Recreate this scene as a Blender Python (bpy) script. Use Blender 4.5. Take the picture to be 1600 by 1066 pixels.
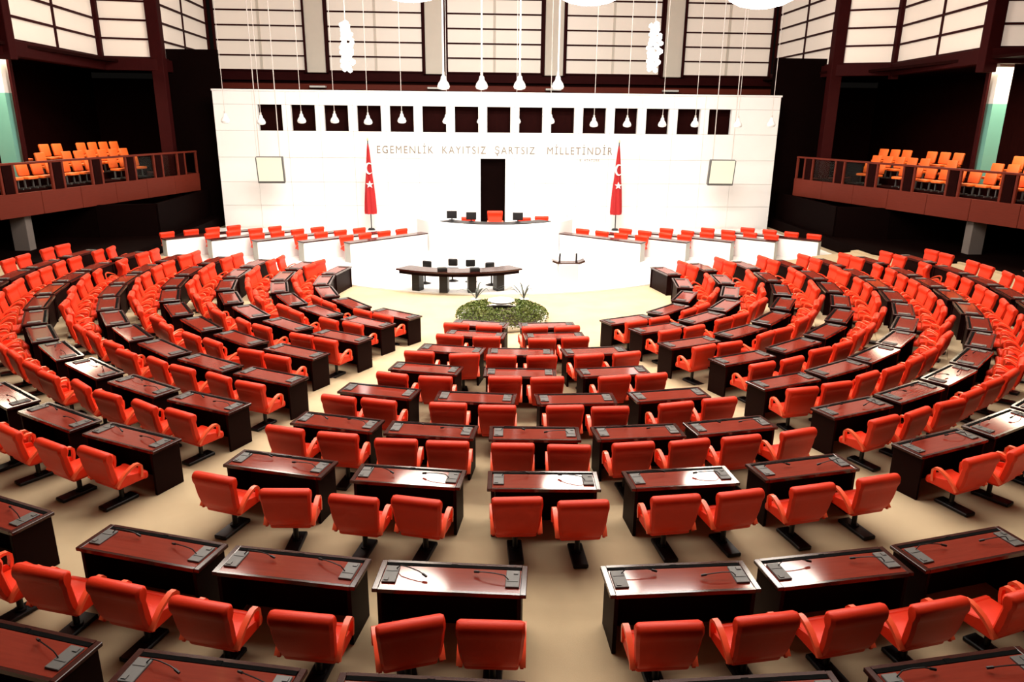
import bpy, bmesh, math, random
from mathutils import Vector, Matrix
rng = random.Random(7)
PI = math.pi
S = bpy.context.scene
for o in list(bpy.data.objects):
    bpy.data.objects.remove(o)
C = S.collection

# ------------------------------------------------------------------ camera
F_PX, PITCH, YAW, ROLL = 1155.36, 0.295177, 0.058408, 0.010349
CAM = Vector((-1.783, 0.0, 6.0))
fwd = Vector((math.cos(PITCH) * math.sin(YAW), math.cos(PITCH) * math.cos(YAW), -math.sin(PITCH)))
r0 = Vector((math.cos(YAW), -math.sin(YAW), 0))
u0 = r0.cross(fwd)
right = math.cos(ROLL) * r0 + math.sin(ROLL) * u0
up = -math.sin(ROLL) * r0 + math.cos(ROLL) * u0
cd = bpy.data.cameras.new('camera')
cam = bpy.data.objects.new('camera', cd)
C.objects.link(cam)
M = Matrix.Identity(4)
for i in range(3):
    M[i][0], M[i][1], M[i][2], M[i][3] = right[i], up[i], -fwd[i], CAM[i]
cam.matrix_world = M
cd.sensor_width = 36.0
cd.sensor_fit = 'HORIZONTAL'
cd.lens = 36.0 * F_PX / 1600.0
cd.clip_end = 300
S.camera = cam

def in_view(p, mx=40, my=25):
    d = Vector(p) - CAM
    z = d.dot(fwd)
    if z < 0.5:
        return False
    x = 800 + F_PX * d.dot(right) / z
    y = 533 - F_PX * d.dot(up) / z
    return -mx < x < 1600 + mx and -my < y < 1066 + my

# ------------------------------------------------------------------ world, exposure, house lights
w = bpy.data.worlds.new('hall_ambient')
S.world = w
w.use_nodes = True
w.node_tree.nodes['Background'].inputs[0].default_value = (1.0, 0.86, 0.74, 1)
w.node_tree.nodes['Background'].inputs[1].default_value = 0.004
S.view_settings.view_transform = 'Standard'
S.view_settings.look = 'None'
S.view_settings.exposure = 0.0
S.view_settings.gamma = 1.0
S.view_settings.use_curve_mapping = False
S.cycles.use_denoising = True
S.cycles.max_bounces = 6
S.cycles.diffuse_bounces = 3
S.cycles.sample_clamp_indirect = 6.0

DISH_E = 27.0          # radiance of the dish lamps
PANE_E = 0.32          # daylight through the clerestory panes

def area_light(name, loc, target, sx, sy, power, color):
    ld = bpy.data.lights.new(name, 'AREA')
    ld.shape = 'RECTANGLE'
    ld.size, ld.size_y, ld.energy, ld.color = sx, sy, power, color
    lo = bpy.data.objects.new(name, ld)
    C.objects.link(lo)
    lo.location = loc
    lo.rotation_euler = (Vector(target) - Vector(loc)).to_track_quat('-Z', 'Y').to_euler()
    return lo

# unseen area lights added over the stage to brighten its wall and rostrum
area_light('stage_flood', (-0.6, 31.0, 14.0), (-0.6, 38.5, 1.0), 20.0, 1.6, 2800, (1.0, 0.95, 0.87))
area_light('rostrum_flood', (-0.6, 24.0, 14.2), (-0.6, 29.0, 0.0), 15.0, 1.4, 3700, (1.0, 0.95, 0.87))

# added overhead fill over the benches, and unseen downlights above the gallery seats
area_light('ceiling_fill', (0.0, 14.5, 14.3), (0.0, 14.5, 0.0), 22.0, 9.0, 3500, (1.0, 0.92, 0.82))
area_light('gallery_downlights_left', (-21.2, 33.6, 8.2), (-21.2, 33.6, 3.0), 1.4, 14.0, 1300, (1.0, 0.84, 0.62))
area_light('gallery_downlights_right', (21.2, 31.4, 8.2), (21.2, 31.4, 3.0), 1.4, 14.0, 1300, (1.0, 0.84, 0.62))

# ------------------------------------------------------------------ materials
def mat(name, col, rough=0.5, metal=0.0, spec=0.5, noise=0.0, nscale=8.0, col2=None, bump=0.0,
        bscale=40.0, emit=0.0, emit_col=None, stretch=None, trans=0.0, coat=0.0):
    m = bpy.data.materials.new(name)
    m.use_nodes = True
    nt = m.node_tree
    b = nt.nodes['Principled BSDF']
    b.inputs['Base Color'].default_value = (*col, 1)
    b.inputs['Roughness'].default_value = rough
    b.inputs['Metallic'].default_value = metal
    b.inputs['Specular IOR Level'].default_value = spec
    b.inputs['Coat Weight'].default_value = coat
    if trans:
        b.inputs['IOR'].default_value = 1.12
        b.inputs['Transmission Weight'].default_value = trans
    tc = None
    if noise or bump:
        tc = nt.nodes.new('ShaderNodeTexCoord')
        mp = nt.nodes.new('ShaderNodeMapping')
        if stretch:
            mp.inputs['Scale'].default_value = stretch
        nt.links.new(tc.outputs['Object'], mp.inputs[0])
    if noise:
        n = nt.nodes.new('ShaderNodeTexNoise')
        n.inputs['Scale'].default_value = nscale
        n.inputs['Detail'].default_value = 4
        nt.links.new(mp.outputs[0], n.inputs['Vector'])
        mx = nt.nodes.new('ShaderNodeMix')
        mx.data_type = 'RGBA'
        mx.inputs[6].default_value = (*col, 1)
        c2 = col2 or tuple(c * (1 - noise) for c in col)
        mx.inputs[7].default_value = (*c2, 1)
        nt.links.new(n.outputs['Fac'], mx.inputs[0])
        nt.links.new(mx.outputs[2], b.inputs['Base Color'])
    if bump:
        n2 = nt.nodes.new('ShaderNodeTexNoise')
        n2.inputs['Scale'].default_value = bscale
        nt.links.new(mp.outputs[0], n2.inputs['Vector'])
        bp = nt.nodes.new('ShaderNodeBump')
        bp.inputs['Strength'].default_value = bump
        bp.inputs['Distance'].default_value = 0.01
        nt.links.new(n2.outputs['Fac'], bp.inputs['Height'])
        nt.links.new(bp.outputs[0], b.inputs['Normal'])
    if emit:
        b.inputs['Emission Color'].default_value = (*(emit_col or col), 1)
        b.inputs['Emission Strength'].default_value = emit
    return m

MT = dict(
    leather=mat('red_leather', (0.84, 0.040, 0.010), 0.46, spec=0.28, noise=0.2, nscale=5, bump=0.15, bscale=60),
    arm=mat('armrest_leather', (0.88, 0.12, 0.045), 0.28, noise=0.1, nscale=6),
    black=mat('black_metal', (0.010, 0.009, 0.010), 0.4, spec=0.3),
    mahog=mat('dark_mahogany', (0.050, 0.012, 0.010), 0.12, noise=0.4, nscale=4, stretch=(1, 8, 8), spec=0.5),
    inlay=mat('polished_red_mahogany', (0.25, 0.034, 0.020), 0.08, noise=1, nscale=3, col2=(0.155, 0.019, 0.011), stretch=(1, 10, 10), spec=0.45),
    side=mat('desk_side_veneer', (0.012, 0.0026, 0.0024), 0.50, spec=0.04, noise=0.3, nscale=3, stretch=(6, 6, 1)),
    console=mat('grey_console', (0.085, 0.080, 0.076), 0.42, noise=0.1, nscale=30),
    carpet=mat('beige_carpet', (0.56, 0.44, 0.285), 0.9, spec=0.1, noise=1, nscale=0.9, col2=(0.42, 0.315, 0.19), bump=0.25, bscale=180),
    marble=mat('white_stone', (0.88, 0.86, 0.82), 0.45, noise=0.04, nscale=1.5, spec=0.3),
    wallp=mat('white_wall_panel', (0.90, 0.875, 0.86), 0.5, noise=0.03, nscale=2, spec=0.3),
    dwood=mat('dark_wall_wood', (0.016, 0.0028, 0.0024), 0.6, noise=0.5, nscale=2.0, stretch=(4, 4, 0.6), spec=0.015),
    bwood=mat('balcony_redwood', (0.155, 0.024, 0.013), 0.5, noise=0.3, nscale=2.5, stretch=(1, 1, 9), spec=0.1),
    dwood2=mat('window_frame_wood', (0.036, 0.0045, 0.0045), 0.6, noise=0.3, nscale=3, spec=0.04),
    unlit=mat('unlit_black', (0.0040, 0.0012, 0.0010), 0.7, noise=0.3, nscale=3, spec=0.015),  # near-black, so the shade under the balconies sits in the colour
    groove=mat('black_groove', (0.003, 0.003, 0.003), 0.8, spec=0.03, noise=0.1),
    orange=mat('orange_upholstery', (0.95, 0.165, 0.018), 0.55, noise=0.2, nscale=6),
    pane=mat('lit_frosted_pane', (0.80, 0.70, 0.60), 0.35, emit=PANE_E, emit_col=(1.0, 0.80, 0.65), noise=0.08, nscale=1.2),
    cream=mat('cream_column', (0.88, 0.78, 0.66), 0.6, noise=0.08, nscale=2),
    pillar=mat('white_pillar', (0.80, 0.77, 0.72), 0.5, noise=0.06, nscale=2),
    teal=mat('teal_pillar', (0.16, 0.42, 0.34), 0.5, noise=0.15, nscale=2),
    dish=mat('opal_dish', (0.9, 0.88, 0.84), 0.3, emit=DISH_E, emit_col=(1.0, 0.90, 0.78)),
    opal=mat('opal_glass_lit', (0.9, 0.9, 0.88), 0.2, emit=1.6, emit_col=(1.0, 0.97, 0.94)),
    bell=mat('white_bell_glass', (0.80, 0.78, 0.76), 0.15, emit=0.12, emit_col=(1, 0.96, 0.92), spec=0.6),
    wire=mat('pale_cord', (0.62, 0.56, 0.52), 0.5, spec=0.3, noise=0.05),
    flag=mat('red_flag_cloth', (0.44, 0.006, 0.008), 0.75, noise=0.2, nscale=4),
    white=mat('white_print', (0.9, 0.88, 0.88), 0.6, noise=0.03),
    brass=mat('brass', (0.6, 0.42, 0.16), 0.3, metal=1.0, noise=0.1),
    letter=mat('pale_gilt_letters', (0.24, 0.21, 0.17), 0.4, noise=0.1),
    screen=mat('lit_screen', (0.40, 0.38, 0.28), 0.4, emit=0.55, emit_col=(1, 0.96, 0.76), noise=0.03),
    glass=mat('gallery_glass', (0.75, 0.82, 0.76), 0.04, trans=1.0, noise=0.05),
    leaf=mat('box_leaf', (0.055, 0.13, 0.022), 0.6, noise=1, nscale=2.5, spec=0.2, col2=(0.15, 0.13, 0.03)),
    leafd=mat('dark_leaf', (0.05, 0.06, 0.045), 0.5, noise=0.4, nscale=4),
    soil=mat('soil', (0.05, 0.03, 0.02), 0.9, noise=0.5, nscale=20),
    ceil=mat('ceiling_paint', (0.42, 0.34, 0.28), 0.8, noise=0.1),
    brownish=mat('grey_brown_plaster', (0.17, 0.14, 0.125), 0.7, noise=0.1, nscale=3, spec=0.1),
    grey=mat('grey_bench_side', (0.42, 0.41, 0.38), 0.6, noise=0.06),
)

# ------------------------------------------------------------------ mesh helpers
def box(bm, cx, cy, cz, sx, sy, sz, bevel=0.0, rot=None, seg=2):
    m = Matrix.Translation((cx, cy, cz))
    if rot is not None:
        m = m @ rot
    g = bmesh.ops.create_cube(bm, size=1.0, matrix=m @ Matrix.Diagonal((sx, sy, sz, 1)))
    if bevel:
        es = list({e for v in g['verts'] for e in v.link_edges})
        bmesh.ops.bevel(bm, geom=es, offset=bevel, segments=seg, affect='EDGES', profile=0.5)

def cyl(bm, x, y, z0, z1, r, n=12, r2=None):
    bmesh.ops.create_cone(bm, cap_ends=True, segments=n, radius1=r, radius2=r if r2 is None else r2,
                          depth=z1 - z0, matrix=Matrix.Translation((x, y, (z0 + z1) / 2)))

def tube(bm, pts, r, n=6):
    pts = [Vector(p) for p in pts]
    rings = []
    for i, p in enumerate(pts):
        d = (pts[min(i + 1, len(pts) - 1)] - pts[max(i - 1, 0)]).normalized()
        a = d.cross(Vector((0, 0, 1)))
        if a.length < 1e-3:
            a = Vector((1, 0, 0))
        a.normalize()
        b = d.cross(a)
        rings.append([bm.verts.new(p + r * (math.cos(t) * a + math.sin(t) * b)) for t in [2 * PI * k / n for k in range(n)]])
    for A, B in zip(rings, rings[1:]):
        for k in range(n):
            bm.faces.new((A[k], A[(k + 1) % n], B[(k + 1) % n], B[k]))
    bm.faces.new(rings[0][::-1])
    bm.faces.new(rings[-1])

def lathe(bm, prof, n=20, cx=0, cy=0):
    rings = []
    for r, z in prof:
        rings.append([bm.verts.new((cx + r * math.cos(2 * PI * k / n), cy + r * math.sin(2 * PI * k / n), z)) for k in range(n)])
    for A, B in zip(rings, rings[1:]):
        for k in range(n):
            bm.faces.new((A[k], A[(k + 1) % n], B[(k + 1) % n], B[k]))
    if prof[0][0] > 1e-4:
        bm.faces.new(rings[0][::-1])
    if prof[-1][0] > 1e-4:
        bm.faces.new(rings[-1])

def extrude_poly(bm, pts, z0, z1):
    lo = [bm.verts.new((p[0], p[1], z0)) for p in pts]
    hi = [bm.verts.new((p[0], p[1], z1)) for p in pts]
    bm.faces.new(lo[::-1])
    bm.faces.new(hi)
    n = len(pts)
    for i in range(n):
        bm.faces.new((lo[i], lo[(i + 1) % n], hi[(i + 1) % n], hi[i]))

def mesh(name, fn, material, smooth=False):
    bm = bmesh.new()
    fn(bm)
    bmesh.ops.recalc_face_normals(bm, faces=bm.faces)
    me = bpy.data.meshes.new(name)
    bm.to_mesh(me)
    bm.free()
    me.materials.append(MT[material])
    if smooth:
        me.shade_smooth()
        try:
            me.set_sharp_from_angle(angle=math.radians(38))
        except Exception:
            pass
    return me

def put(name, me, parent=None, loc=(0, 0, 0), rotz=0.0, **props):
    o = bpy.data.objects.new(name, me)
    C.objects.link(o)
    o.location = loc
    o.rotation_euler = (0, 0, rotz)
    if parent is not None:
        o.parent = parent
    for k, v in props.items():
        if v is not None:
            o[k] = v
    return o

def thing(name, label, cat, loc=(0, 0, 0), rotz=0.0, group=None):
    return put(name, None, None, loc, rotz, label=label, category=cat, group=group)

def obj(name, fn, material, parent=None, loc=(0, 0, 0), rotz=0.0, smooth=False, **props):
    return put(name, mesh(name, fn, material, smooth), parent, loc, rotz, **props)

def bx(*a, **k):
    return lambda bm: box(bm, *a, **k)

def ordinal(n):
    suf = 'th' if 10 <= n % 100 <= 20 else {1: 'st', 2: 'nd', 3: 'rd'}.get(n % 10, 'th')
    return '%d%s' % (n, suf)

# ------------------------------------------------------------------ hemicycle geometry
YC = 24.634
ROWS = 'IHGFEDCBA'
R = dict(A=19.896, B=18.052, C=15.629, D=13.884, E=12.222, F=10.664, G=9.123, H=7.585, I=6.245)
Z = dict(A=0.527, B=0.452, C=0.382, D=0.320, E=0.272, F=0.236, G=0.186, H=0.111, I=0.0)
DEPTH = 0.54

def sm(x):
    x = max(0.0, min(1.0, x))
    return x * x * (3 - 2 * x)

def pol(r, th, z=0.0):
    s = -0.65 * sm((abs(th) - 0.25) / 1.25)
    return Vector((r * math.sin(th) + s, YC - r * math.cos(th), z))

# ------------------------------------------------------------------ room shell
floor = obj('floor', bx(0, 21.5, -0.10, 52, 59, 0.20), 'carpet', kind='structure')

def ring(rin, rout, z):
    def f(bm):
        n = 110
        a0 = math.radians(114)
        vs = []
        for i in range(n + 1):
            th = -a0 + 2 * a0 * i / n
            row = []
            for r, zz in ((rin, -0.02), (rin, z), (rout, z), (rout, -0.02)):
                p = pol(r, th, zz)
                p.x = max(-25.4, min(25.4, p.x))
                p.y = max(-7.4, p.y)
                row.append(bm.verts.new(p))
            vs.append(row)
        for A, B in zip(vs, vs[1:]):
            for k in range(3):
                bm.faces.new((A[k], A[k + 1], B[k + 1], B[k]))
        bm.faces.new(vs[0])
        bm.faces.new(vs[-1])
    return f

edges = {k: R[k] - DEPTH - 0.32 for k in ROWS}
for i, k in enumerate(ROWS[1:], 1):
    rout = edges[ROWS[i + 1]] if i + 1 < len(ROWS) else 31.0
    obj('tier', ring(edges[k], rout, Z[k]), 'carpet', floor)

# raised stage with a curved white front
def dais(bm):
    pts = [(14.95, 41.0), (-15.3, 41.0), (-15.3, 29.5)]
    a = math.asin((35.8 - 29.5) / 10.6)
    n = 40
    for i in range(n + 1):
        t = PI + a + (PI - 2 * a) * i / n
        pts.append((-0.6 + 10.6 * math.cos(t), 35.8 + 10.6 * math.sin(t)))
    pts.append((14.95, 29.5))
    extrude_poly(bm, pts, 0.0, 0.05)
obj('stage_platform', dais, 'marble', label='low white stage platform with a curved front under the rostrum', category='stage')

obj('wall_left', bx(-25.9, 21.5, 7.3, 0.6, 59, 14.6), 'dwood', kind='structure')
obj('wall_right', bx(25.9, 21.5, 7.3, 0.6, 59, 14.6), 'dwood', kind='structure')
obj('wall_rear', bx(0, -8.1, 7.3, 52.4, 0.6, 14.6), 'dwood', kind='structure')
obj('ceiling', bx(0, 21.5, 14.85, 52.4, 59.4, 0.5), 'ceil', kind='structure')

# far wall: dark wood below, clerestory above
CZ = 8.65
def fw(bm):
    box(bm, 0, 51.3, CZ / 2 - 0.3, 52, 0.5, CZ - 0.6)
far = obj('wall_far', fw, 'dwood', kind='structure')
obj('beam', bx(0, 51.0, CZ - 0.30, 36.6, 0.5, 0.60, bevel=0.03), 'dwood2', far)
obj('beam', bx(0, 50.98, CZ - 0.95, 36.6, 0.3, 0.35, bevel=0.03), 'bwood', far)

ROWH = 0.876
NLEV = 7
cl_n = [0]
def bay(p0, p1, cols, label_kind, nlev=NLEV, mull='dwood2', zb=CZ):
    """one clerestory window from p0 to p1 in plan, lit panes between dark bars"""
    cl_n[0] += 1
    p0, p1 = Vector((*p0, 0)), Vector((*p1, 0))
    d = p1 - p0
    L = d.length
    ang = math.atan2(d.y, d.x)
    wd = put('window_%d' % cl_n[0], None, None, (p0.x, p0.y, zb), ang, kind='structure')
    fr = 0.13
    H = ROWH * nlev
    def frame(bm):
        box(bm, fr / 2, 0, H / 2, fr, 0.22, H)
        box(bm, L - fr / 2, 0, H / 2, fr, 0.22, H)
        for i in range(nlev + 1):
            box(bm, L / 2, -0.01, i * ROWH, L - 2 * fr, 0.16, 0.085)
    obj('window_frame', frame, 'dwood2', wd)
    cw = (L - 2 * fr) / cols
    for c in range(1, cols):
        obj('mullion', bx(fr + c * cw, 0.03, H / 2, 0.16, 0.10, H), 'cream' if cols == 2 and mull == 'cream' else 'dwood2', wd)
    pm = mesh('pane', bx(0, 0.05, 0, cw - 0.02, 0.03, ROWH - 0.06), 'pane')
    for c in range(cols):
        for i in range(nlev):
            put('pane', pm, wd, (fr + (c + 0.5) * cw, 0, (i + 0.5) * ROWH))
    return wd

XB = [(-17.7, -12.05), (-10.75, -4.63), (-3.25, 2.98), (4.38, 10.7), (12.1, 18.0)]
for a, b in XB:
    bay((a, 50.7), (b, 50.7), 2, 'far', mull='cream')
cm = mesh('wall_column', bx(0, 0, 3.0, 1.22, 0.6, 6.2, bevel=0.04), 'cream')
bm_ = mesh('column_frame', lambda bm: [box(bm, s * 0.66, -0.1, 3.0, 0.12, 0.6, 6.2) for s in (-1, 1)], 'dwood2')
bk = mesh('bracket', bx(0, -0.25, -0.95, 1.0, 0.5, 0.12, bevel=0.02), 'pillar')
for i, x in enumerate((-11.4, -3.94, 3.68, 11.4)):
    c = put('pilaster', cm, None, (x, 50.75, CZ - 0.02), kind='structure')
    put('column_frame', bm_, c)
    put('bracket', bk, c)

# stepped side clerestories, each with posts, a beam and a dark wall behind the gallery
def post(p, top=14.6, z0=0.0, sx=0.42, sy=0.42, name='corner_post'):
    return obj(name, bx(0, 0, (z0 + top) / 2, sx, sy, top - z0, bevel=0.03), 'dwood2', None, (p[0], p[1], 0), kind='structure')

def side_beam(p0, p1, z0, z1, th=0.5):
    p0, p1 = Vector((*p0, 0)), Vector((*p1, 0))
    d = p1 - p0
    return obj('beam', bx(d.length / 2, 0, (z0 + z1) / 2, d.length, th, z1 - z0, bevel=0.03), 'dwood2', None, p0, math.atan2(d.y, d.x), kind='structure')

LQ = [(-18.0, 50.5), (-17.55, 41.1), (-20.2, 40.6), (-19.45, 31.3), (-22.4, 30.6)]
RQ = [(18.2, 50.5), (17.85, 41.2), (20.4, 39.9), (19.2, 30.85), (22.6, 30.1)]
for Q, s in ((LQ, -1), (RQ, 1)):
    for i, cols in enumerate((2, 1, 2, 1)):
        a, b = Q[i], Q[i + 1]
        if s < 0:
            bay(b, a, cols, 'side')
        else:
            bay(a, b, cols, 'side', zb=CZ + 0.2)
        side_beam(a, b, CZ - 0.62 + (0.2 if s > 0 else 0), CZ - 0.04 + (0.2 if s > 0 else 0))
    post(Q[1], sx=0.62, sy=0.5)
    post(Q[2], z0=CZ - 0.6, sx=0.36, sy=0.36)
    post(Q[3], z0=CZ - 0.75, sx=0.56, sy=0.5)
    # dark wood wall between the corner post and the far wall, and behind the gallery
    a, b = Vector((*Q[0], 0)), Vector((*Q[1], 0))
    d = b - a
    obj('wall_side', bx(d.length / 2, 0, 4.0, d.length, 0.3, 8.0), 'dwood', None, (a.x + s * 0.25, a.y, 0), math.atan2(d.y, d.x), kind='structure')

for s, xi in ((-1, 19.3), (1, 19.2)):
    obj('ceiling_alcove', bx(s * (25.6 + xi) / 2, 38.0, 8.46, 25.6 - xi, 27.0, 0.12), 'dwood', None, kind='structure')
    obj('ceiling_alcove', bx(s * (xi + 17.6) / 2, 46.2, 8.46, xi - 17.6, 9.6, 0.12), 'dwood', None, kind='structure')

# added near-black walls and floor slabs whose colour holds the shade under the balconies
def shade_wall(pts):
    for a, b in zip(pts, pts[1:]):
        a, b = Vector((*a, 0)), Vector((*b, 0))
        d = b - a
        obj('wall_side', bx(d.length / 2, 0, 1.0, d.length, 0.16, 1.98), 'unlit', None, a, math.atan2(d.y, d.x), kind='structure')
shade_wall([(-25.4, 34.4), (-18.6, 34.6), (-16.2, 35.2), (-16.2, 42.4)])
shade_wall([(25.4, 34.2), (18.2, 34.4), (15.9, 35.0), (15.9, 42.4)])
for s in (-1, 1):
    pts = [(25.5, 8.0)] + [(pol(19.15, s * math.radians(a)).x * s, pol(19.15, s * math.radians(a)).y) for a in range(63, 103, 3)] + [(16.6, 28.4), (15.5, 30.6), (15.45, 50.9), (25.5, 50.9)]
    obj('floor_shade_slab', lambda bm: extrude_poly(bm, [(s * x, y) for x, y in pts], 0.0, 0.54), 'unlit', None, kind='structure')  # added slab: unlit floor put in as near-black colour
    obj('floor_shade_slab', lambda bm: extrude_poly(bm, [(s * x, y) for x, y in ((16.7, 27.6), (13.3, 27.9), (12.9, 29.4), (15.7, 29.4), (15.9, 28.4))], 0.0, 0.335), 'unlit', None, kind='structure')
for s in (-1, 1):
    obj('wall_side', bx(s * 16.5, 42.5, 4.6, 3.0, 0.16, 9.2), 'unlit', None, kind='structure')

# ------------------------------------------------------------------ white speaker's wall, panel by panel
WY = 41.15
wall = obj('wall_stage', bx(0, WY + 0.55, 3.53, 30.0, 0.10, 7.0), 'dwood', kind='structure', label='white panelled wall with a row of square openings behind the rostrum')
PX0, PITCHX = -12.857, 1.714
cols = [(-15.07, -13.06)] + [(-12.2 + PITCHX * (k - 0.5), -12.2 + PITCHX * (k + 0.5)) for k in range(15)] + [(13.51, 15.05)]
rows_z = [(0.0, 1.25), (1.25, 2.50), (2.50, 3.78), (3.78, 5.15), (5.15, 6.46), (6.46, 7.12)]
TH = 0.28
pcache = {}
def panel(x0, x1, z0, z1):
    key = (round(x1 - x0, 3), round(z1 - z0, 3))
    if key not in pcache:
        pcache[key] = mesh('panel', bx(0, 0, 0, key[0] - 0.012, TH, key[1] - 0.012), 'wallp')
    put('panel', pcache[key], wall, ((x0 + x1) / 2, WY + TH / 2, (z0 + z1) / 2))
cols[0] = (-15.07, cols[1][0])
cols[-1] = (cols[-2][1], 15.05)
for ci, (x0, x1) in enumerate(cols):
    for ri, (z0, z1) in enumerate(rows_z):
        mid = (x0 + x1) / 2
        if ri == 4 and 1 <= ci <= 15:                       # square opening between piers
            hw = 0.62
            panel(x0, mid - hw, z0, z1)
            panel(mid + hw, x1, z0, z1)
            continue
        if ci == 7 and ri <= 2:                              # doorway on the axis
            panel(x0, -1.18, z0, z1)
            continue
        if ci == 8 and ri <= 2:
            panel(0.16, x1, z0, z1)
            continue
        panel(x0, x1, z0, z1)
obj('trim', bx(0, WY + 0.14, 7.165, 30.2, 0.34, 0.09), 'wallp', wall)
obj('door_1', bx(-0.51, WY + 0.42, 1.88, 1.34, 0.06, 3.76), 'unlit', None, kind='structure')

# inscription
def text(name, body, size, width, x0, z, y, material, extrude, **props):
    cu = bpy.data.curves.new(name, 'FONT')
    cu.body = body
    cu.size = size
    cu.extrude = extrude
    cu.space_character = 1.25
    o = bpy.data.objects.new(name, cu)
    C.objects.link(o)
    cu.materials.append(MT[material])
    bpy.context.view_layer.update()
    me = bpy.data.meshes.new_from_object(o)
    bpy.data.objects.remove(o)
    me.materials.clear()
    me.materials.append(MT[material])
    o = bpy.data.objects.new(name, me)
    C.objects.link(o)
    xs = [v.co.x for v in me.vertices]
    k = width / (max(xs) - min(xs))
    o.scale = (k, 1, 1)
    o.rotation_euler = (PI / 2, 0, 0)
    o.location = (x0, y, z)
    for a, b in props.items():
        o[a] = b
    return o
text('wall_inscription', 'EGEMENL\u0130K  KAYITSIZ  \u015eARTSIZ   M\u0130LLET\u0130ND\u0130R', 0.56, 12.7, -6.75, 4.04, WY - 0.015, 'letter', 0.014,
     label='pale gilt capital lettering across the white wall above the doorway', category='inscription')
text('wall_signature', 'K. ATAT\u00dcRK', 0.20, 1.1, 4.2, 3.66, WY - 0.012, 'letter', 0.008,
     label='small pale signature lettering under the end of the long inscription', category='inscription')

# ------------------------------------------------------------------ armchairs
def m_backrest(bm):
    # slab leaning back, wider at the top, with a rolled top edge
    # (z, rear y, front y, half width): the rear face is convex and turns over into the roll
    secs = [(0.345, -0.205, -0.140, 0.262), (0.40, -0.262, -0.160, 0.280), (0.50, -0.308, -0.185, 0.296), (0.60, -0.335, -0.208, 0.307),
            (0.70, -0.352, -0.230, 0.316), (0.770, -0.358, -0.246, 0.321), (0.795, -0.368, -0.240, 0.324), (0.835, -0.384, -0.228, 0.328),
            (0.875, -0.386, -0.226, 0.329), (0.910, -0.374, -0.236, 0.327), (0.932, -0.350, -0.256, 0.321), (0.942, -0.325, -0.282, 0.312)]
    rings = []
    for z, yr, yf, hw in secs:
        z += 0.034
        ring_ = []
        c = min(0.030, (yf - yr) * 0.36)
        for px, py in ((-hw + c, yr), (hw - c, yr), (hw, yr + c), (hw, yf - c), (hw - c, yf), (-hw + c, yf), (-hw, yf - c), (-hw, yr + c)):
            ring_.append(bm.verts.new((px, py, z)))
        rings.append(ring_)
    for A, B in zip(rings, rings[1:]):
        for k in range(8):
            bm.faces.new((A[k], A[(k + 1) % 8], B[(k + 1) % 8], B[k]))
    bm.faces.new(rings[0][::-1])
    bm.faces.new(rings[-1])
def m_seat(bm):
    box(bm, 0, 0.03, 0.395, 0.55, 0.50, 0.11, bevel=0.035)
    box(bm, 0, 0.250, 0.395, 0.56, 0.10, 0.13, bevel=0.045, seg=3)
def m_arm(bm):
    # upholstered band: rises from the seat's rear corner, curls over and drops to the seat's front
    path = [(-0.255, 0.42), (-0.20, 0.49), (-0.10, 0.575), (0.00, 0.625), (0.07, 0.647), (0.125, 0.640), (0.155, 0.605), (0.155, 0.53), (0.135, 0.43)]
    w_, t_ = 0.031, 0.018
    rings = []
    for i, (y, z) in enumerate(path):
        a = path[max(0, i - 1)]
        b = path[min(len(path) - 1, i + 1)]
        dy, dz = b[0] - a[0], b[1] - a[1]
        l = math.hypot(dy, dz)
        ny, nz = -dz / l * t_, dy / l * t_
        rings.append([bm.verts.new((sx * w_, y + q * ny, z + q * nz)) for sx, q in ((-1, -1), (1, -1), (1, 1), (-1, 1))])
    for A, B in zip(rings, rings[1:]):
        for k in range(4):
            bm.faces.new((A[k], A[(k + 1) % 4], B[(k + 1) % 4], B[k]))
    bm.faces.new(rings[0][::-1])
    bm.faces.new(rings[-1])
def m_side(bm):
    # padded wing panel closing the side between seat and armrest
    pts = [(-0.25, 0.40), (-0.22, 0.46), (-0.06, 0.53), (0.10, 0.50), (0.14, 0.40)]
    lo = [bm.verts.new((-0.018, y, z)) for y, z in pts]
    hi = [bm.verts.new((0.018, y, z)) for y, z in pts]
    bm.faces.new(lo[::-1])
    bm.faces.new(hi)
    for i in range(5):
        bm.faces.new((lo[i], lo[(i + 1) % 5], hi[(i + 1) % 5], hi[i]))
def m_col(bm):
    cyl(bm, 0, 0, 0.05, 0.345, 0.036, 10)
    box(bm, 0, 0, 0.335, 0.26, 0.24, 0.03)
def m_base(bm):
    box(bm, 0, -0.06, 0.028, 0.20, 0.54, 0.055, bevel=0.012, seg=1)
    cyl(bm, 0, 0, 0.055, 0.075, 0.07, 10)
CH = dict(backrest=mesh('backrest', m_backrest, 'leather', True), seat=mesh('seat', m_seat, 'leather', True),
          armrest=mesh('armrest', m_arm, 'arm', True), side_panel=mesh('side_panel', m_side, 'leather'),
          column=mesh('column', m_col, 'black', True), base=mesh('base', m_base, 'black'))

def armchair(loc, rotz, label, group, name='swivel_armchair', full=True):
    t = thing(name, label, 'chair', loc, rotz, group)
    put('backrest', CH['backrest'], t)
    put('seat', CH['seat'], t)
    for s in (-1, 1):
        a = put('armrest', CH['armrest'], t, (s * 0.308, 0, 0))
        put('side_panel', CH['side_panel'], a, (-s * 0.008, 0, 0))
    put('column', CH['column'], t)
    put('base', CH['base'], t)
    return t

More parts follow.
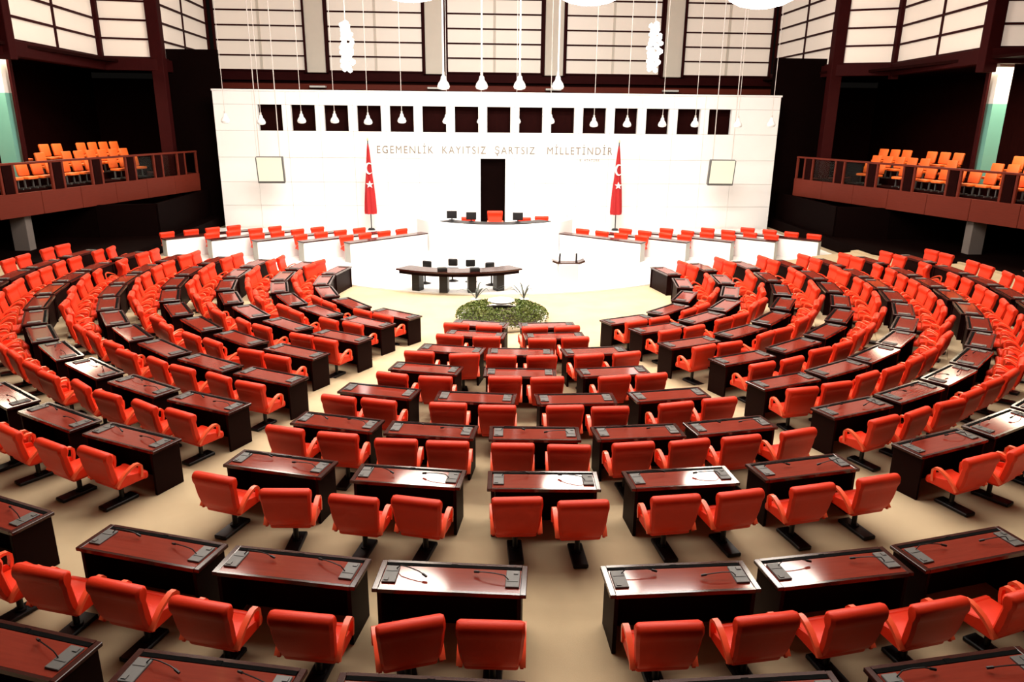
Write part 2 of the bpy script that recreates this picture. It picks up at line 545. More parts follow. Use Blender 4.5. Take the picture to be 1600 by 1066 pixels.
# ------------------------------------------------------------------ desks
def desk_meshes(L):
    hl, hd = L / 2, DEPTH / 2
    def top(bm):
        # frame around a sunk field
        fx, fy0, fy1 = 0.065, 0.035, 0.085
        box(bm, -hl + fx / 2, 0, 0.727, fx, DEPTH, 0.046, bevel=0.006, seg=1)
        box(bm, hl - fx / 2, 0, 0.727, fx, DEPTH, 0.046, bevel=0.006, seg=1)
        box(bm, 0, -hd + fy0 / 2, 0.727, L - 2 * fx, fy0, 0.046)
        box(bm, 0, hd - 0.02, 0.727, L - 2 * fx, 0.04, 0.046)
        box(bm, 0, 0, 0.713, L - 2 * fx, DEPTH - 0.05, 0.022)
    def inlay(bm):
        box(bm, 0, -0.030, 0.735, L - 0.14, DEPTH - 0.140, 0.024)
    def slot(bm):
        box(bm, 0, hd - 0.066, 0.744, L - 0.15, 0.050, 0.010)
        box(bm, 0, hd - 0.064, 0.746, 0.07, 0.06, 0.014)
    def console(bm):
        box(bm, 0, 0, 0, 0.15, 0.30, 0.022, bevel=0.005, seg=1)
        box(bm, 0, -0.05, 0.013, 0.12, 0.012, 0.006)
        box(bm, 0.03, 0.10, 0.014, 0.05, 0.05, 0.010)
    def mic(bm):
        tube(bm, [(0, 0, 0), (0.05, 0.0, 0.05), (0.16, -0.012, 0.055), (0.28, -0.03, 0.045), (0.34, -0.045, 0.03)], 0.0065, 5)
        tube(bm, [(0.33, -0.042, 0.032), (0.385, -0.058, 0.018)], 0.014, 6)
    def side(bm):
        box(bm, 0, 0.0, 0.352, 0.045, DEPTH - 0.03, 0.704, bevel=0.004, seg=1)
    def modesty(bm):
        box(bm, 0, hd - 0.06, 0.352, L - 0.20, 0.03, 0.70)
    return dict(desktop=mesh('desktop', top, 'mahog'), inlay=mesh('inlay', inlay, 'inlay'), slot=mesh('slot', slot, 'groove'),
                console=mesh('console', console, 'console'), microphone=mesh('microphone', mic, 'black', True),
                side_panel=mesh('side_panel', side, 'side'), modesty_panel=mesh('modesty_panel', modesty, 'side'), L=L)
DK = {1.64: desk_meshes(1.64), 1.56: desk_meshes(1.56), 1.48: desk_meshes(1.48)}

def desk(loc, rotz, label, L, near, group):
    D = DK[L]
    t = thing('delegate_desk', label, 'desk', loc, rotz, group)
    put('desktop', D['desktop'], t)
    put('inlay', D['inlay'], t)
    put('slot', D['slot'], t)
    for s in (-1, 1):
        put('console', D['console'], t, (s * (L / 2 - 0.155), -0.005, 0.756), 0 if s > 0 else PI)
        put('side_panel', D['side_panel'], t, (s * (L / 2 - 0.075), 0, 0))
    put('modesty_panel', D['modesty_panel'], t)
    if near:
        for s in (-1, 1):
            m = put('microphone', D['microphone'], t, (s * (L / 2 - 0.20), 0.09 if s < 0 else -0.03, 0.768), 0 if s < 0 else PI + rng.uniform(-0.25, 0.35))
            if s < 0:
                m.rotation_euler[2] = rng.uniform(-0.3, 0.3)
    return t

LEN = dict(A=1.64, B=1.64, C=1.56, D=1.48, E=1.48, F=1.48, G=1.48, H=1.48, I=1.48)
# centre-block desk edges along the arc of each row (metres), left to right
CEN = dict(
    A=[(-7.1, -5.44), (-5.02, -3.37), (-3.03, -1.38), (-0.2, 1.45), (1.8, 3.45)],
    B=[(-6.47, -4.83), (-4.68, -3.04), (-2.86, -1.22), (-0.34, 1.30), (1.49, 3.12), (3.28, 4.91)],
    C=[(-5.5, -3.91), (-3.51, -1.94), (-1.57, -0.02), (0.4, 1.98), (2.37, 3.90)],
    D=[(-4.92, -3.40), (-3.23, -1.76), (-1.52, -0.02), (0.21, 1.72), (1.87, 3.40)],
    E=[(-4.38, -2.90), (-2.48, -1.0), (-0.59, 0.89), (1.27, 2.70)],
    F=[(-3.55, -2.07), (-1.54, -0.06), (0.43, 1.92)],
    G=[(-3.05, -1.56), (-1.43, 0.06), (0.30, 1.80)],
    H=[(-2.48, -1.0), (-0.46, 1.02)],
    I=[(-2.35, -0.87), (-0.50, 0.98)],
)
# arc of the edge that each wing starts from
LSTART = dict(B=-7.32, C=-6.58, D=-5.94, E=-5.23, F=-5.08, G=-4.26, H=-3.9, I=-3.25)
RSTART = dict(B=5.98, C=5.0, D=4.42, E=3.80, F=3.48, G=2.61, H=2.29, I=1.69)
LEND, REND = math.radians(-95.3), math.radians(91.0)
LPAIR = dict(C=-99.5, D=-100.6, E=-100.6, F=-100.8, G=-101.0, H=-103.0, I=-103.0)
RPAIR = dict(C=95.5, D=96.2, E=96.2, F=97.0, G=98.0, H=100.0, I=101.0)
# measured chairs of the centre block: (arc, radial offset, extra turn)
CHAIRS = dict(
    B=[(-6.98, .30, -.12), (-6.19, .30, .05), (-5.27, .30, -.03), (-4.29, .38, -.05), (-3.29, .40, .0), (-2.38, .40, .36), (-1.55, .35, .0), (0.07, .37, .02), (0.99, .33, .07), (1.88, .34, .08), (2.74, .38, .05), (3.75, .42, .1), (4.5, .36, -.05)],
    C=[(-5.08, .37, -.05), (-4.09, .50, .22), (-3.13, .50, -.03), (-2.34, .44, -.12), (-1.18, .33, .08), (-0.37, .40, .05), (0.79, .33, .05), (1.63, .29, .08), (2.63, .33, .04), (3.64, .32, .0)],
    D=[(-4.57, .34, .0), (-3.73, .33, .05), (-2.84, .36, .1), (-2.07, .22, .05), (-1.12, .27, .03), (-0.29, .37, -.05), (0.62, .22, .06), (1.46, .24, .08), (2.3, .2, .02), (3.26, .22, .06)],
    E=[(-3.95, .42, .0), (-3.23, .40, -.05), (-2.1, .3, .06), (-1.28, .36, .04), (-0.17, .28, .04), (0.58, .42, -.03), (1.68, .38, .08), (2.53, .26, -.04)],
    F=[(-3.1, .5, -.06), (-2.33, .5, .08), (-1.08, .3, .05), (-0.32, .28, .08), (0.92, .28, .08), (1.64, .18, .05)],
    G=[(-2.73, .45, .1), (-1.88, .4, .3), (-1.07, .4, .04), (-0.28, .38, .08), (0.66, .26, .12), (1.44, .16, .14)],
    H=[(-2.13, .36, .05), (-1.34, .34, .12), (-0.11, .4, -.02), (0.61, .3, .0)],
    I=[(-2.0, .2, .1), (-1.22, .06, .05), (-0.2, .06, .15), (0.57, .02, .05)],
)
RNAME = {k: '%s row from planter' % ordinal(i + 1) for i, k in enumerate(ROWS)}
nchair = ndesk = 0

def add_desk(k, arc, label, L=None, th=None):
    global ndesk
    L = L or LEN[k]
    if th is None:
        th = arc / R[k]
    r = R[k] - DEPTH / 2
    p = pol(r, th, Z[k])
    if not (in_view(p + Vector((0, 0, 0.75)), 75, 60) or in_view(pol(R[k], th, Z[k]), 75, 60)):
        return
    near = k in 'ABCD' and p.y < 16
    desk(p, th, label, L, near, 'two-seat desks of the hemicycle')
    ndesk += 1

def add_chair(k, arc, dr, turn, label, th=None, off=None):
    global nchair
    if th is None:
        th = arc / R[k]
    if off is None:
        p = pol(R[k] + max(dr, 0.33), th, Z[k])
    else:                                            # seated at one half of a straight desk
        back = DEPTH / 2 + (max(dr, 0.33) if k != 'I' else 0.30)
        p = pol(R[k] - DEPTH / 2, th, Z[k]) + Vector((math.cos(th) * off + math.sin(th) * back, math.sin(th) * off - math.cos(th) * back, 0))
        th = th + off / R[k] * 0.6
    if not in_view(p + Vector((0, 0, 0.9)), 45, 20):
        return
    armchair(p, th + turn, label, 'red armchairs of the hemicycle')
    nchair += 1

for k in ROWS:
    rn = RNAME[k]
    n = len(CEN[k])
    for i, (a, b) in enumerate(CEN[k]):
        add_desk(k, (a + b) / 2, 'glossy mahogany desk, %s from left in middle block, %s' % (ordinal(i + 1), rn))
    for i, (arc, dr, tr) in enumerate(CHAIRS.get(k, [])):
        look = 'turned askew ' if tr > 0.2 else ''
        add_chair(k, arc, dr + {'B': 0.09, 'C': 0.02}.get(k, 0), tr, 'red armchair %s%s from left in middle block, %s' % (look, ordinal(i + 1), rn))
    for side, start, sg in (('left', LSTART, -1), ('right', RSTART, 1)):
        if k not in start:
            continue
        s0 = start[k]
        end = (LEND if sg < 0 else REND) * R[k]
        length = abs(end - s0)
        # inner rows are too tight for full length desks: fewer, shorter pitch measured on the front edge
        pitch = (LEN[k] + 0.06) * R[k] / (R[k] - DEPTH) * (1.05 if sg > 0 else 1.0)
        nd = max(1, int(length / pitch))
        pitch = length / nd
        if k in 'BA':
            pitch = LEN[k] + 0.14
        c = 0
        for i in range(nd):
            arc = s0 + sg * (i + 0.5) * pitch
            add_desk(k, arc, 'mahogany desk, %s up the %s wing from its aisle, %s' % (ordinal(i + 1), side, rn))
            for q in (-1, 1):
                c += 1
                tr = rng.gauss(0, 0.07)
                dr = 0.36 + rng.gauss(0, 0.04)
                if k == 'I':
                    dr, tr = 0.30, 0.0
                look = ''
                if (k, side, c) in (('E', 'left', 17), ('D', 'right', 19)):
                    tr = PI * 0.80 * sg
                    dr = 0.62
                    look = 'turned backwards '
                add_chair(k, arc, dr, tr, 'red armchair %s%s up the %s wing from its aisle, %s' % (look, ordinal(c), side, rn), off=sg * q * (0.37 if k in 'GHI' else 0.40))
        pr = (LPAIR if sg < 0 else RPAIR).get(k)
        if pr is not None:
            th = math.radians(pr)
            add_desk(k, 0, 'dark desk alone at the %s wing tip beyond the last aisle, %s' % (side, rn), None, th)
            for q, wd_ in ((-1, 'outer'), (1, 'inner')):
                add_chair(k, 0, 0.36, rng.gauss(0, 0.12), 'red armchair, %s of the pair at the %s wing tip, %s' % (wd_ if sg > 0 else {'outer': 'inner', 'inner': 'outer'}[wd_], side, rn), th, off=q * 0.38)
print('chairs', nchair, 'desks', ndesk)

# ------------------------------------------------------------------ stage benches, five a side, four chairs behind each
BL = 4.10
bench_front = mesh('front_panel', bx(BL / 2, 0.03, 0.40, BL, 0.06, 0.80, bevel=0.006, seg=1), 'wallp')
bench_top = mesh('bench_top', bx(BL / 2, 0.24, 0.825, BL + 0.06, 0.52, 0.05, bevel=0.008, seg=1), 'mahog')
bench_side = mesh('side_panel', bx(0, 0.27, 0.40, 0.05, 0.42, 0.80), 'grey')
for side in (0, 1):
    for j in range(5):
        if side == 0:
            x, y = -6.73 - 1.96 * j, 30.85 + 0.24 * j
            ang = math.radians(42.5)
            dirv = Vector((math.cos(ang), math.sin(ang), 0))
            base = Vector((x, y, 0.05))
        else:
            x, y = 5.45 + 2.0 * j, 30.95 + 0.12 * j
            ang = math.radians(-40.0)
            dirv = Vector((math.cos(ang), math.sin(ang), 0))
            base = Vector((x, y, 0.05)) - dirv * BL
        where = 'left' if side == 0 else 'right'
        nm = 'front' if j == 0 else ordinal(j + 1)
        t = thing('stage_bench', 'white fronted bench with dark top, %s from rostrum, %s of the rostrum' % (nm, where), 'bench', base, ang, 'white stage benches')
        put('front_panel', bench_front, t)
        put('bench_top', bench_top, t)
        put('side_panel', bench_side, t, (0.03, 0, 0))
        put('side_panel', bench_side, t, (BL - 0.03, 0, 0))
        nv = Vector((-dirv.y, dirv.x, 0))
        for q in range(4):
            u = 0.55 + q * 1.0
            p = base + dirv * u + nv * 0.86
            armchair(p, ang + PI + rng.gauss(0, 0.08), 'red armchair, %s along behind %s white bench %s of rostrum' % (ordinal(q + 1), nm, where),
                     'red armchairs on the stage', name='stage_armchair')

# ------------------------------------------------------------------ rostrum
t = thing('rostrum', 'tall curved white rostrum with a dark desk top before the doorway', 'rostrum', (-0.6, 36.4, 0.05))
def arc_wall(r, th_, a0, a1, z0, z1, n=36):
    def f(bm):
        vs = []
        for i in range(n + 1):
            a = a0 + (a1 - a0) * i / n
            vs.append([bm.verts.new((rr * math.sin(a), -rr * math.cos(a), zz)) for rr, zz in ((r, z0), (r, z1), (r - th_, z1), (r - th_, z0))])
        for A, B in zip(vs, vs[1:]):
            for q in range(4):
                bm.faces.new((A[q], A[(q + 1) % 4], B[(q + 1) % 4], B[q]))
        bm.faces.new(vs[0])
        bm.faces.new(vs[-1][::-1])
    return f
obj('front_wall', arc_wall(4.0, 0.30, math.radians(-66), math.radians(66), 0.0, 1.36), 'wallp', t, smooth=True)
obj('desk_top', arc_wall(3.65, 0.75, math.radians(-44), math.radians(44), 1.25, 1.38), 'black', t, smooth=True)
obj('inner_floor', arc_wall(3.69, 3.2, math.radians(-64), math.radians(64), 0.0, 0.45), 'marble', t)
obj('inner_desk', arc_wall(3.5, 0.06, math.radians(-44), math.radians(44), 0.45, 1.28), 'wallp', t)
obj('end_pier', bx(-3.62, -1.25, 0.74, 0.34, 0.8, 1.48, bevel=0.02), 'wallp', t)
obj('end_pier', bx(3.62, -1.25, 0.74, 0.34, 0.8, 1.48, bevel=0.02), 'wallp', t)
for i, (x, y, z, big, lab) in enumerate(((-0.6, 34.6, 0.50, 1, 'tall red chair of the presiding officer in the doorway axis'),
                                      (-1.85, 34.5, 0.50, 0, 'red armchair beside the dark monitors on the rostrum, left of the axis'),
                                      (0.75, 34.4, 0.50, 0, 'red armchair right of the axis on the rostrum, inner of two'),
                                      (1.62, 34.85, 0.50, 0, 'red armchair right of the axis on the rostrum, outer of two'))):
    c = armchair((x, y, z), PI, lab, None, name='rostrum_armchair')
    if big:
        c.scale = (1.1, 1.1, 1.28)
mon_s = mesh('screen', bx(0, 0, 0.25, 0.46, 0.05, 0.34, bevel=0.01, seg=1), 'black')
mon_f = mesh('foot', lambda bm: (box(bm, 0, 0.03, 0.01, 0.22, 0.16, 0.02), box(bm, 0, 0.03, 0.06, 0.05, 0.03, 0.10)), 'black')
for x, y, lab in ((-2.6, 34.0, 'black monitor at the left end of the rostrum desk'), (-1.72, 33.55, 'black monitor on the rostrum desk, left of the tall chair'),
                  (0.38, 33.45, 'black monitor on the rostrum desk, right of the tall chair')):
    m = thing('monitor', lab, 'monitor', (x, y, 1.435), 0.0, 'monitors on the rostrum')
    put('screen', mon_s, m)
    put('foot', mon_f, m)

# ------------------------------------------------------------------ stenographers' table
t = thing('stenographers_table', 'dark curved table on four black pedestals in front of the rostrum', 'table', (-2.14, 28.85, 0.05))
obj('table_top', arc_wall(3.75, 0.75, math.radians(-37), math.radians(36), 0.72, 0.78), 'mahog', t, smooth=True)
obj('apron', arc_wall(3.66, 0.04, math.radians(-36), math.radians(35), 0.60, 0.72), 'side', t, smooth=True)
leg = mesh('pedestal', bx(0, 0, 0.36, 0.30, 0.34, 0.72, bevel=0.01, seg=1), 'black')
for a in (-26.5, -9.5, 7.0, 24.0):
    a = math.radians(a)
    put('pedestal', leg, t, (3.36 * math.sin(a), -3.36 * math.cos(a), 0.0), a)
tk_b = mesh('backrest', lambda bm: box(bm, 0, -0.20, 0.67, 0.36, 0.10, 0.28, bevel=0.048, seg=4), 'black', True)
tk_s = mesh('seat', bx(0, 0.02, 0.45, 0.44, 0.42, 0.08, bevel=0.03), 'black', True)
tk_l = mesh('column', lambda bm: (cyl(bm, 0, 0, 0.06, 0.42, 0.03, 8), cyl(bm, 0, 0, 0.0, 0.06, 0.24, 10, 0.05)), 'black')
for i, (x, y, z, ro, lab) in enumerate(((-3.45, 26.95, 0.14, PI - .4, 'small black chair behind the curved table, at its left end'), (-2.45, 27.35, 0.14, PI - .1, 'small black chair behind the curved table, left of its middle'),
                                     (-1.75, 27.2, 0.14, PI + .1, 'small black chair behind the curved table, right of its middle'), (-1.0, 26.65, 0.14, PI + .3, 'small black chair behind the curved table, at its right end'))):
    c = thing('small_chair', lab, 'chair', (x, y, 0.05), ro, 'black chairs at the curved table')
    put('backrest', tk_b, c)
    put('seat', tk_s, c)
    put('column', tk_l, c)
for x, y, lab in ((-2.75, 25.37, 'low black machine on the curved table, left'), (-1.62, 25.35, 'low black machine on the curved table, right')):
    m = thing('stenotype', lab, 'machine', (x, y, 0.83), 0.1, 'machines on the curved table')
    obj('body', bx(0, 0, 0.06, 0.34, 0.26, 0.12, bevel=0.02), 'black', m)
    obj('keys', bx(0, -0.05, 0.13, 0.24, 0.10, 0.03), 'console', m)

# ------------------------------------------------------------------ speaker's lectern
t = thing('lectern', 'white speaker lectern with a dark rim and two thin microphones', 'lectern', (1.72, 26.0, 0.05))
obj('body', bx(0, 0, 0.47, 0.72, 0.5, 0.94, bevel=0.02), 'wallp', t)
obj('top', lambda bm: (box(bm, 0, 0, 0.96, 0.62, 0.42, 0.05), box(bm, -0.42, -0.02, 0.985, 0.34, 0.42, 0.07, rot=Matrix.Rotation(-0.35, 4, 'Y').inverted()),
                       box(bm, 0.42, -0.02, 0.985, 0.34, 0.42, 0.07, rot=Matrix.Rotation(0.35, 4, 'Y').inverted())), 'mahog', t)
for s in (-1, 1):
    obj('microphone', lambda bm: tube(bm, [(s * 0.30, 0.05, 0.98), (s * 0.30, 0.04, 1.16), (s * 0.29, 0.0, 1.28)], 0.034, 6), 'black', t)

# ------------------------------------------------------------------ planter bed
t = thing('flower_bed', 'oval bed of dense low green plants with a white basin rim', 'plants', (-0.82, 21.85, 0.0))
def tub(bm):
    prof = [(0.92, 0.0), (0.97, 0.10), (0.97, 0.18), (0.90, 0.18), (0.86, 0.12)]
    lathe(bm, prof, 32)
    for v in bm.verts:
        v.co.x *= 1.42
        v.co.y *= 1.42
obj('planter_rim', tub, 'marble', t)
def bed(bm):
    lathe(bm, [(0.01, 0.30), (0.5, 0.30), (1.0, 0.24), (1.30, 0.10)], 28)
obj('soil', bed, 'soil', t)
def foliage(bm):
    g = random.Random(3)
    for i in range(5200):
        a = g.uniform(0, 2 * PI)
        q = math.sqrt(g.uniform(0.10, 1.0))
        x, y = 1.42 * q * math.cos(a), 1.42 * q * math.sin(a)
        if y > 0.35 and abs(x) < 0.45 and y < 1.0:
            continue
        z = 0.16 + 0.32 * math.sqrt(max(0.0, 1 - q ** 3)) + g.uniform(-0.06, 0.06)
        d = Vector((g.gauss(0, 1), g.gauss(0, 1), g.gauss(0.4, 0.8))).normalized()
        e = d.cross(Vector((g.gauss(0, 1), g.gauss(0, 1), g.gauss(0, 1)))).normalized()
        l, w_ = g.uniform(0.05, 0.085), g.uniform(0.018, 0.03)
        c = Vector((x, y, z))
        v = [bm.verts.new(c - d * l * 0.5), bm.verts.new(c + e * w_), bm.verts.new(c + d * l * 0.5), bm.verts.new(c - e * w_)]
        bm.faces.new(v)
fo = obj('foliage', foliage, 'leaf', t, kind='stuff')
def basin(bm):
    lathe(bm, [(0.30, 0.42), (0.40, 0.46), (0.42, 0.50), (0.36, 0.50), (0.28, 0.46), (0.01, 0.45)], 24, 0.0, 0.62)
obj('basin', basin, 'marble', t, smooth=True)
for sx, lab in ((-1, 'left'), (1, 'right')):
    g = random.Random(5 + sx)
    def spikes(bm):
        for i in range(9):
            a = g.uniform(0, 2 * PI)
            ln = g.uniform(0.55, 0.95)
            dx, dy = math.cos(a), math.sin(a) * 0.6
            n = Vector((-dy, dx, 0)).normalized() * 0.032
            prev = None
            for q in range(5):
                f = q / 4
                c = Vector((dx * ln * f, dy * ln * f, 0.36 * math.sin(f * 2.2) * ln / 0.7))
                wv = n * (1 - f * 0.9) * (0.4 + 1.2 * min(f * 3, 1))
                cur = (bm.verts.new(c - wv), bm.verts.new(c + wv))
                if prev:
                    bm.faces.new((prev[0], prev[1], cur[1], cur[0]))
                prev = cur
    s = thing('potted_spiky_plant', 'dark spiky leaved plant standing at the %s rear of the flower bed' % lab, 'plant', (-0.82 + sx * 0.78, 23.45, 0.0), 0.0, 'spiky plants')
    obj('pot', lambda bm: lathe(bm, [(0.12, 0.0), (0.18, 0.30), (0.15, 0.30)], 14), 'marble', s)
    obj('leaves', spikes, 'leafd', s, loc=(0, 0, 0.30))

# ------------------------------------------------------------------ flags
def flag_cloth(bm):
    prof = [(4.56, 0.03), (4.2, 0.09), (3.6, 0.14), (2.9, 0.19), (2.2, 0.26), (1.5, 0.31), (1.0, 0.34), (0.86, 0.32)]
    n = 40
    rings = []
    for z, r in prof:
        ring_ = []
        for k in range(n):
            a = 2 * PI * k / n
            rr = r * (1 + 0.22 * math.sin(6 * a + z * 1.1) * min(1, r / 0.15))
            ring_.append(bm.verts.new((rr * math.cos(a), rr * 0.6 * math.sin(a), z)))
        rings.append(ring_)
    for A, B in zip(rings, rings[1:]):
        for k in range(n):
            bm.faces.new((A[k], A[(k + 1) % n], B[(k + 1) % n], B[k]))
    bm.faces.new(rings[0])
    bm.faces.new(rings[-1][::-1])
def crescent(bm):
    n = 18
    lo, hi = [], []
    for i in range(n + 1):
        a = math.radians(40 + 280 * i / n)
        o_ = Vector((0.20 * math.cos(a), 0, 0.30 * math.sin(a)))
        a2 = math.radians(52 + 256 * i / n)
        i_ = Vector((0.045 + 0.155 * math.cos(a2), 0, 0.24 * math.sin(a2)))
        lo.append((bm.verts.new(o_), bm.verts.new(o_ + Vector((0, 0.10, 0)))))
        hi.append((bm.verts.new(i_), bm.verts.new(i_ + Vector((0, 0.10, 0)))))
    for i in range(n):
        bm.faces.new((lo[i][0], lo[i + 1][0], hi[i + 1][0], hi[i][0]))
        bm.faces.new((lo[i][0], lo[i + 1][0], lo[i + 1][1], lo[i][1]))
        bm.faces.new((hi[i][0], hi[i + 1][0], hi[i + 1][1], hi[i][1]))
def star(bm):
    vs, ws = [], []
    for i in range(10):
        a = PI / 2 + i * PI / 5
        r = 0.20 if i % 2 == 0 else 0.08
        vs.append(bm.verts.new((r * math.cos(a), 0, r * math.sin(a))))
        ws.append(bm.verts.new((r * math.cos(a), 0.10, r * math.sin(a))))
    bm.faces.new(vs)
    for i in range(10):
        bm.faces.new((vs[i], vs[(i + 1) % 10], ws[(i + 1) % 10], ws[i]))
for x, lean, lab in ((-7.08, 0.0, 'left'), (6.18, 0.0, 'right')):
    t = thing('flag', 'red flag with white crescent and star draped on a pole, %s of the doorway' % lab, 'flag', (x, 40.3, 0.05), 0.0, 'flags by the white wall')
    obj('flagpole', lambda bm: (cyl(bm, 0, 0, 0.0, 4.66, 0.028, 8), cyl(bm, 0, 0, 0.0, 0.10, 0.22, 16, 0.14)), 'black', t)
    obj('finial', lambda bm: lathe(bm, [(0.01, 4.64), (0.05, 4.70), (0.02, 4.78), (0.005, 4.86)], 8), 'brass', t)
    obj('cloth', flag_cloth, 'flag', t, smooth=True).scale = (0.82, 0.9, 1)
    obj('crescent', crescent, 'white', t, loc=(0.02, -0.17, 3.25))
    obj('star', star, 'white', t, loc=(0.03, -0.21, 2.42))

# ------------------------------------------------------------------ hanging screens
for x, rz, lab in ((-11.86, 0.06, 'left'), (11.42, -0.06, 'right')):
    t = thing('hanging_screen', 'square pale display in a dark frame hung on two wires, %s end of white wall' % lab, 'screen', (x, 39.0, 3.27), rz, 'hanging screens')
    tilt = Matrix.Rotation(0.20, 4, 'X')
    obj('housing', bx(0, 0.10, 0, 1.34, 0.30, 1.32, bevel=0.03, rot=tilt), 'console', t)
    obj('display', bx(0, -0.06, 0.03, 1.22, 0.04, 1.20, rot=tilt), 'screen', t)
    for s in (-1, 1):
        obj('wire', lambda bm: tube(bm, [(s * 0.5, 0.1, 0.62), (s * 0.5, 0.1, 11.33)], 0.022, 5), 'wire', t)

# ------------------------------------------------------------------ pendants before the wall
bell_m = mesh('bell', lambda bm: lathe(bm, [(0.05, 0.34), (0.09, 0.30), (0.11, 0.18), (0.20, 0.06), (0.24, -0.06), (0.20, -0.14), (0.08, -0.18)], 14), 'bell', True)
cap_m = mesh('cap', lambda bm: cyl(bm, 0, 0, 0.33, 0.46, 0.05, 8), 'wire')
cord_m = {}
def pendant(x, y, z, lab, sc=0.9, thick=0.013, cordmat='wire', group='bell pendants before the white wall'):
    t = thing('pendant_lamp', lab, 'lamp', (x, y, z), 0, group)
    b = put('bell', bell_m, t)
    b.scale = (sc, sc, sc)
    c = put('cap', cap_m, t)
    c.scale = (sc, sc, sc)
    obj('cord', lambda bm: tube(bm, [(0, 0, 0.42 * sc), (0, 0, 14.6 - z)], thick, 5), cordmat, t)
    return t
PXS = [-13.54, -11.85, -9.91, -8.32, -6.71, -5.07, -2.88, -1.19, 0.55, 2.23, 4.40, 6.07, 7.84, 9.50, 11.68, 13.39]
PZS = [5.74, 5.69, 5.77, 5.79, 5.74, 5.82, 5.81, 5.82, 5.84, 5.86, 5.73, 5.74, 5.76, 5.77, 5.76, 5.81]
for i, (x, z) in enumerate(zip(PXS, PZS)):
    pendant(x, 38.0, z - 0.05, 'white bell pendant, %s from left of the low row before the wall' % ordinal(i + 1))
for i, (x, z) in enumerate(((-2.98, 7.50), (-1.18, 7.52), (0.62, 7.54), (2.44, 7.56))):
    pendant(x, 37.0, z - 0.12, 'brighter bell pendant, %s from left of the four hung higher mid wall' % ordinal(i + 1), 1.25, 0.04, 'bell', 'higher bell pendants')

# crystal clusters
def crystal(bm):
    g = random.Random(11)
    for i in range(46):
        f = i / 45
        z = -1.0 + 2.0 * f
        a = i * 2.4
        r = 0.30 * (0.55 + 0.45 * math.sin(f * PI)) * g.uniform(0.5, 1.1)
        bmesh.ops.create_icosphere(bm, subdivisions=1, radius=g.uniform(0.09, 0.15), matrix=Matrix.Translation((r * math.cos(a), r * math.sin(a), z)))
for x, z, lab in ((-7.28, 8.92, 'left'), (6.72, 9.10, 'right')):
    t = thing('crystal_pendant', 'bright white cascading glass pendant before the high windows, %s of centre' % lab, 'lamp', (x, 36.0, z), 0.0, 'cascading pendants')
    obj('glass_drops', crystal, 'opal', t)
    obj('cord', lambda bm: tube(bm, [(0, 0, 0.9), (0, 0, 14.6 - z)], 0.02, 5), 'wire', t)

# ------------------------------------------------------------------ opal dish lamps in a grid over the floor
dish_m = mesh('bowl', lambda bm: lathe(bm, [(0.01, 0.0), (0.35, 0.02), (0.70, 0.10), (0.98, 0.24), (1.12, 0.42), (1.10, 0.50), (0.9, 0.52)], 28), 'dish', True)
rim_m = mesh('rim', lambda bm: lathe(bm, [(1.10, 0.46), (1.18, 0.47), (1.18, 0.56), (0.9, 0.60), (0.05, 0.62)], 28), 'brass', True)
rod_m = mesh('rod', lambda bm: cyl(bm, 0, 0, 0.6, 5.2, 0.03, 8), 'brass')
for rn_, y, z in (('nearer', 18.7, 9.4), ('farther', 25.4, 9.4)):
    for i, x in enumerate((-9.3, -3.6, 2.05, 7.6)):
        t = thing('dish_lamp', 'large glowing opal dish lamp, %s from left in the %s row under the ceiling' % (ordinal(i + 1), rn_), 'lamp', (x, y, z), 0.0, 'opal dish lamps')
        put('bowl', dish_m, t)
        put('rim', rim_m, t)
        put('rod', rod_m, t)

# ------------------------------------------------------------------ galleries on both sides
gs_seat = mesh('seat', bx(0, 0.02, 0.44, 0.52, 0.48, 0.11, bevel=0.03), 'orange', True)
gs_back = mesh('backrest', lambda bm: box(bm, 0, -0.25, 0.78, 0.54, 0.10, 0.54, bevel=0.035, rot=Matrix.Rotation(0.18, 4, 'X')), 'orange', True)
gs_leg = mesh('leg', lambda bm: (box(bm, 0, -0.02, 0.02, 0.05, 0.44, 0.04), box(bm, 0, -0.02, 0.20, 0.05, 0.06, 0.38)), 'console')
def gallery(side, P0, P1, word):
    P0, P1 = Vector((*P0, 0)), Vector((*P1, 0))
    d = (P1 - P0)
    L = d.length
    ang = math.atan2(d.y, d.x)
    u = d.normalized()
    out = Vector((-u.y, u.x, 0)) if side < 0 else Vector((u.y, -u.x, 0))
    sg = 1 if side < 0 else -1              # local +y is outward on the left, inward on the right
    g = put('balcony_%s' % word, None, None, P0, ang, kind='structure', label='redwood fronted spectator balcony on the %s side of the hall' % word)
    n = 8
    for i in range(n):
        obj('fascia_board', bx(L * (i + 0.5) / n, sg * 0.06, 2.42, L / n - 0.015, 0.12, 0.92, bevel=0.01, seg=1), 'bwood', g)
    obj('end_board', bx(L - 0.06, sg * 2.6, 2.42, 0.12, 5.0, 0.92), 'bwood', g)
    obj('floor_slab', bx(L / 2, sg * 3.1, 2.45, L - 0.14, 5.9, 0.80), 'dwood', g)
    obj('handrail', bx(L / 2, sg * 0.08, 4.02, L, 0.14, 0.09, bevel=0.02), 'bwood', g)
    return g, u, out, L, ang
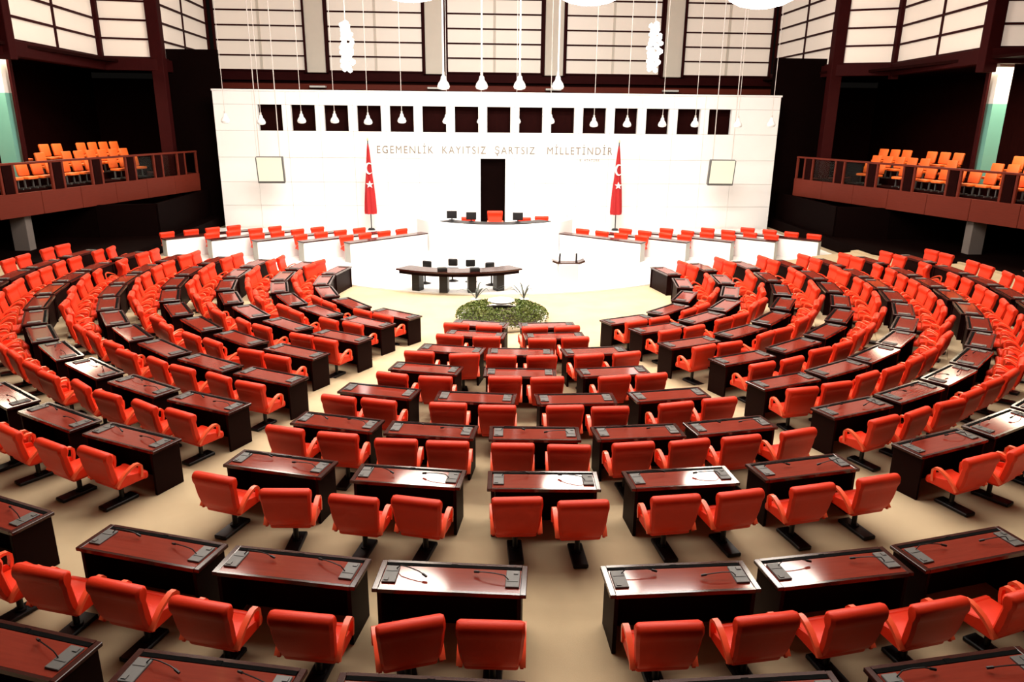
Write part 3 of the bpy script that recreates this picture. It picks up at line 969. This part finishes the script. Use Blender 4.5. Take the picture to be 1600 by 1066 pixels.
def gallery_fill(side, g, P0, u, out, L, ang, word, posts, solids, rows):
    pil = (-21.1, 33.3) if side < 0 else (21.0, 32.4)
    sg = 1 if side < 0 else -1
    pm = mesh('baluster', bx(0, 0, 3.43, 0.11, 0.10, 1.12, bevel=0.01, seg=1), 'bwood')
    for s in posts:
        put('baluster', pm, g, (s, sg * 0.08, 0))
    sm_ = mesh('infill_panel', bx(0, 0, 3.43, 0.42, 0.09, 1.10), 'dwood')
    for s in solids:
        put('infill_panel', sm_, g, (s, sg * 0.08, 0))
    for a, b in list(zip(solids, solids[1:]))[-2:]:
        if b - a > 0.9:
            obj('glass_pane', bx((a + b) / 2, sg * 0.10, 3.42, b - a - 0.56, 0.012, 1.02), 'glass', g)
    for r_, (dist, zf, s0, s1, step, skip) in enumerate(rows):
        if True:
            obj('riser', bx((s1 + 0.6) / 2, sg * (dist + 0.12), (2.80 + zf) / 2, s1 + 0.2, 0.94, zf - 2.80), 'dwood', g)
        c = 0
        s = s0
        while s < s1:
            c += 1
            p = Vector((*P0, 0)) + u * s + out * dist
            p.z = zf
            if in_view(p + Vector((0, 0, 0.8)), 60, 40) and c not in skip and abs(p.x - pil[0]) + abs(p.y - pil[1]) > 1.25:
                rz = ang + (PI if side < 0 else 0)
                t = thing('gallery_seat', 'orange padded seat, %s along the %s gallery row of the %s balcony' % (ordinal(c), ('front', 'middle', 'rear')[r_], word), 'seat', p, rz, 'orange gallery seats')
                put('seat', gs_seat, t)
                put('backrest', gs_back, t)
                for q in (-1, 1):
                    put('leg', gs_leg, t, (q * 0.2, 0, 0))
            s += step
LP0, LP1 = (-21.0, 25.6), (-16.45, 42.0)
g, u, out, L, ang = gallery(-1, LP0, LP1, 'left')
sol = [0.3, 2.6, 4.97, 7.44, 9.67, 11.86, 13.85, 15.67]
gallery_fill(-1, g, LP0, u, out, L, ang, 'left', [x + 0.30 for x in sol] + [x - 0.30 for x in sol] + [L - 0.06], sol,
             [(0.75, 2.94, 2.2, 13.6, 0.74, (13,)), (1.70, 3.22, 2.0, 14.2, 0.74, (4, 11)), (2.65, 3.52, 1.8, 14.4, 0.74, (8, 11, 14))])
sol = [0.3, 2.6, 5.07, 7.59, 9.95, 12.11, 14.25, 16.51]
RP0, RP1 = (21.0, 23.9), (16.07, 40.65)
g, u, out, L, ang = gallery(1, RP0, RP1, 'right')
gallery_fill(1, g, RP0, u, out, L, ang, 'right', [x + 0.30 for x in sol] + [x - 0.30 for x in sol] + [L - 0.06], sol,
             [(0.75, 2.94, 2.2, 13.8, 0.74, (14,)), (1.70, 3.22, 2.0, 14.4, 0.74, (5, 12)), (2.65, 3.52, 1.8, 14.6, 0.74, (7, 11, 15))])
for x, y, word in ((-20.85, 32.9, 'left'), (20.85, 32.0, 'right')):
    obj('column_%s' % word, bx(0, 0, 1.0, 0.62, 0.46, 1.99, bevel=0.02), 'brownish', None, (-20.05 if x < 0 else 19.75, 31.3 if x < 0 else 30.4, 0.0), kind='structure')
    t = obj('pillar_%s' % word, bx(0, 0, 2.84, 0.66, 0.5, 0.12, bevel=0.02), 'brownish', None, (x - (0.25 if x < 0 else -0.15), y + 0.4, 0.0), kind='structure',
            label='tall pillar rising behind the %s balcony seats, white above and teal below' % word)
    obj('teal_shaft', bx(0, 0, 4.76, 0.64, 0.48, 3.92), 'teal', t)
    obj('white_shaft', bx(0, 0, 7.56, 0.64, 0.48, 1.68), 'pillar', t)
    obj('slim_post', bx(0.50 if x < 0 else -0.50, 0.1, 5.45, 0.10, 0.2, 5.2), 'dwood2', t)
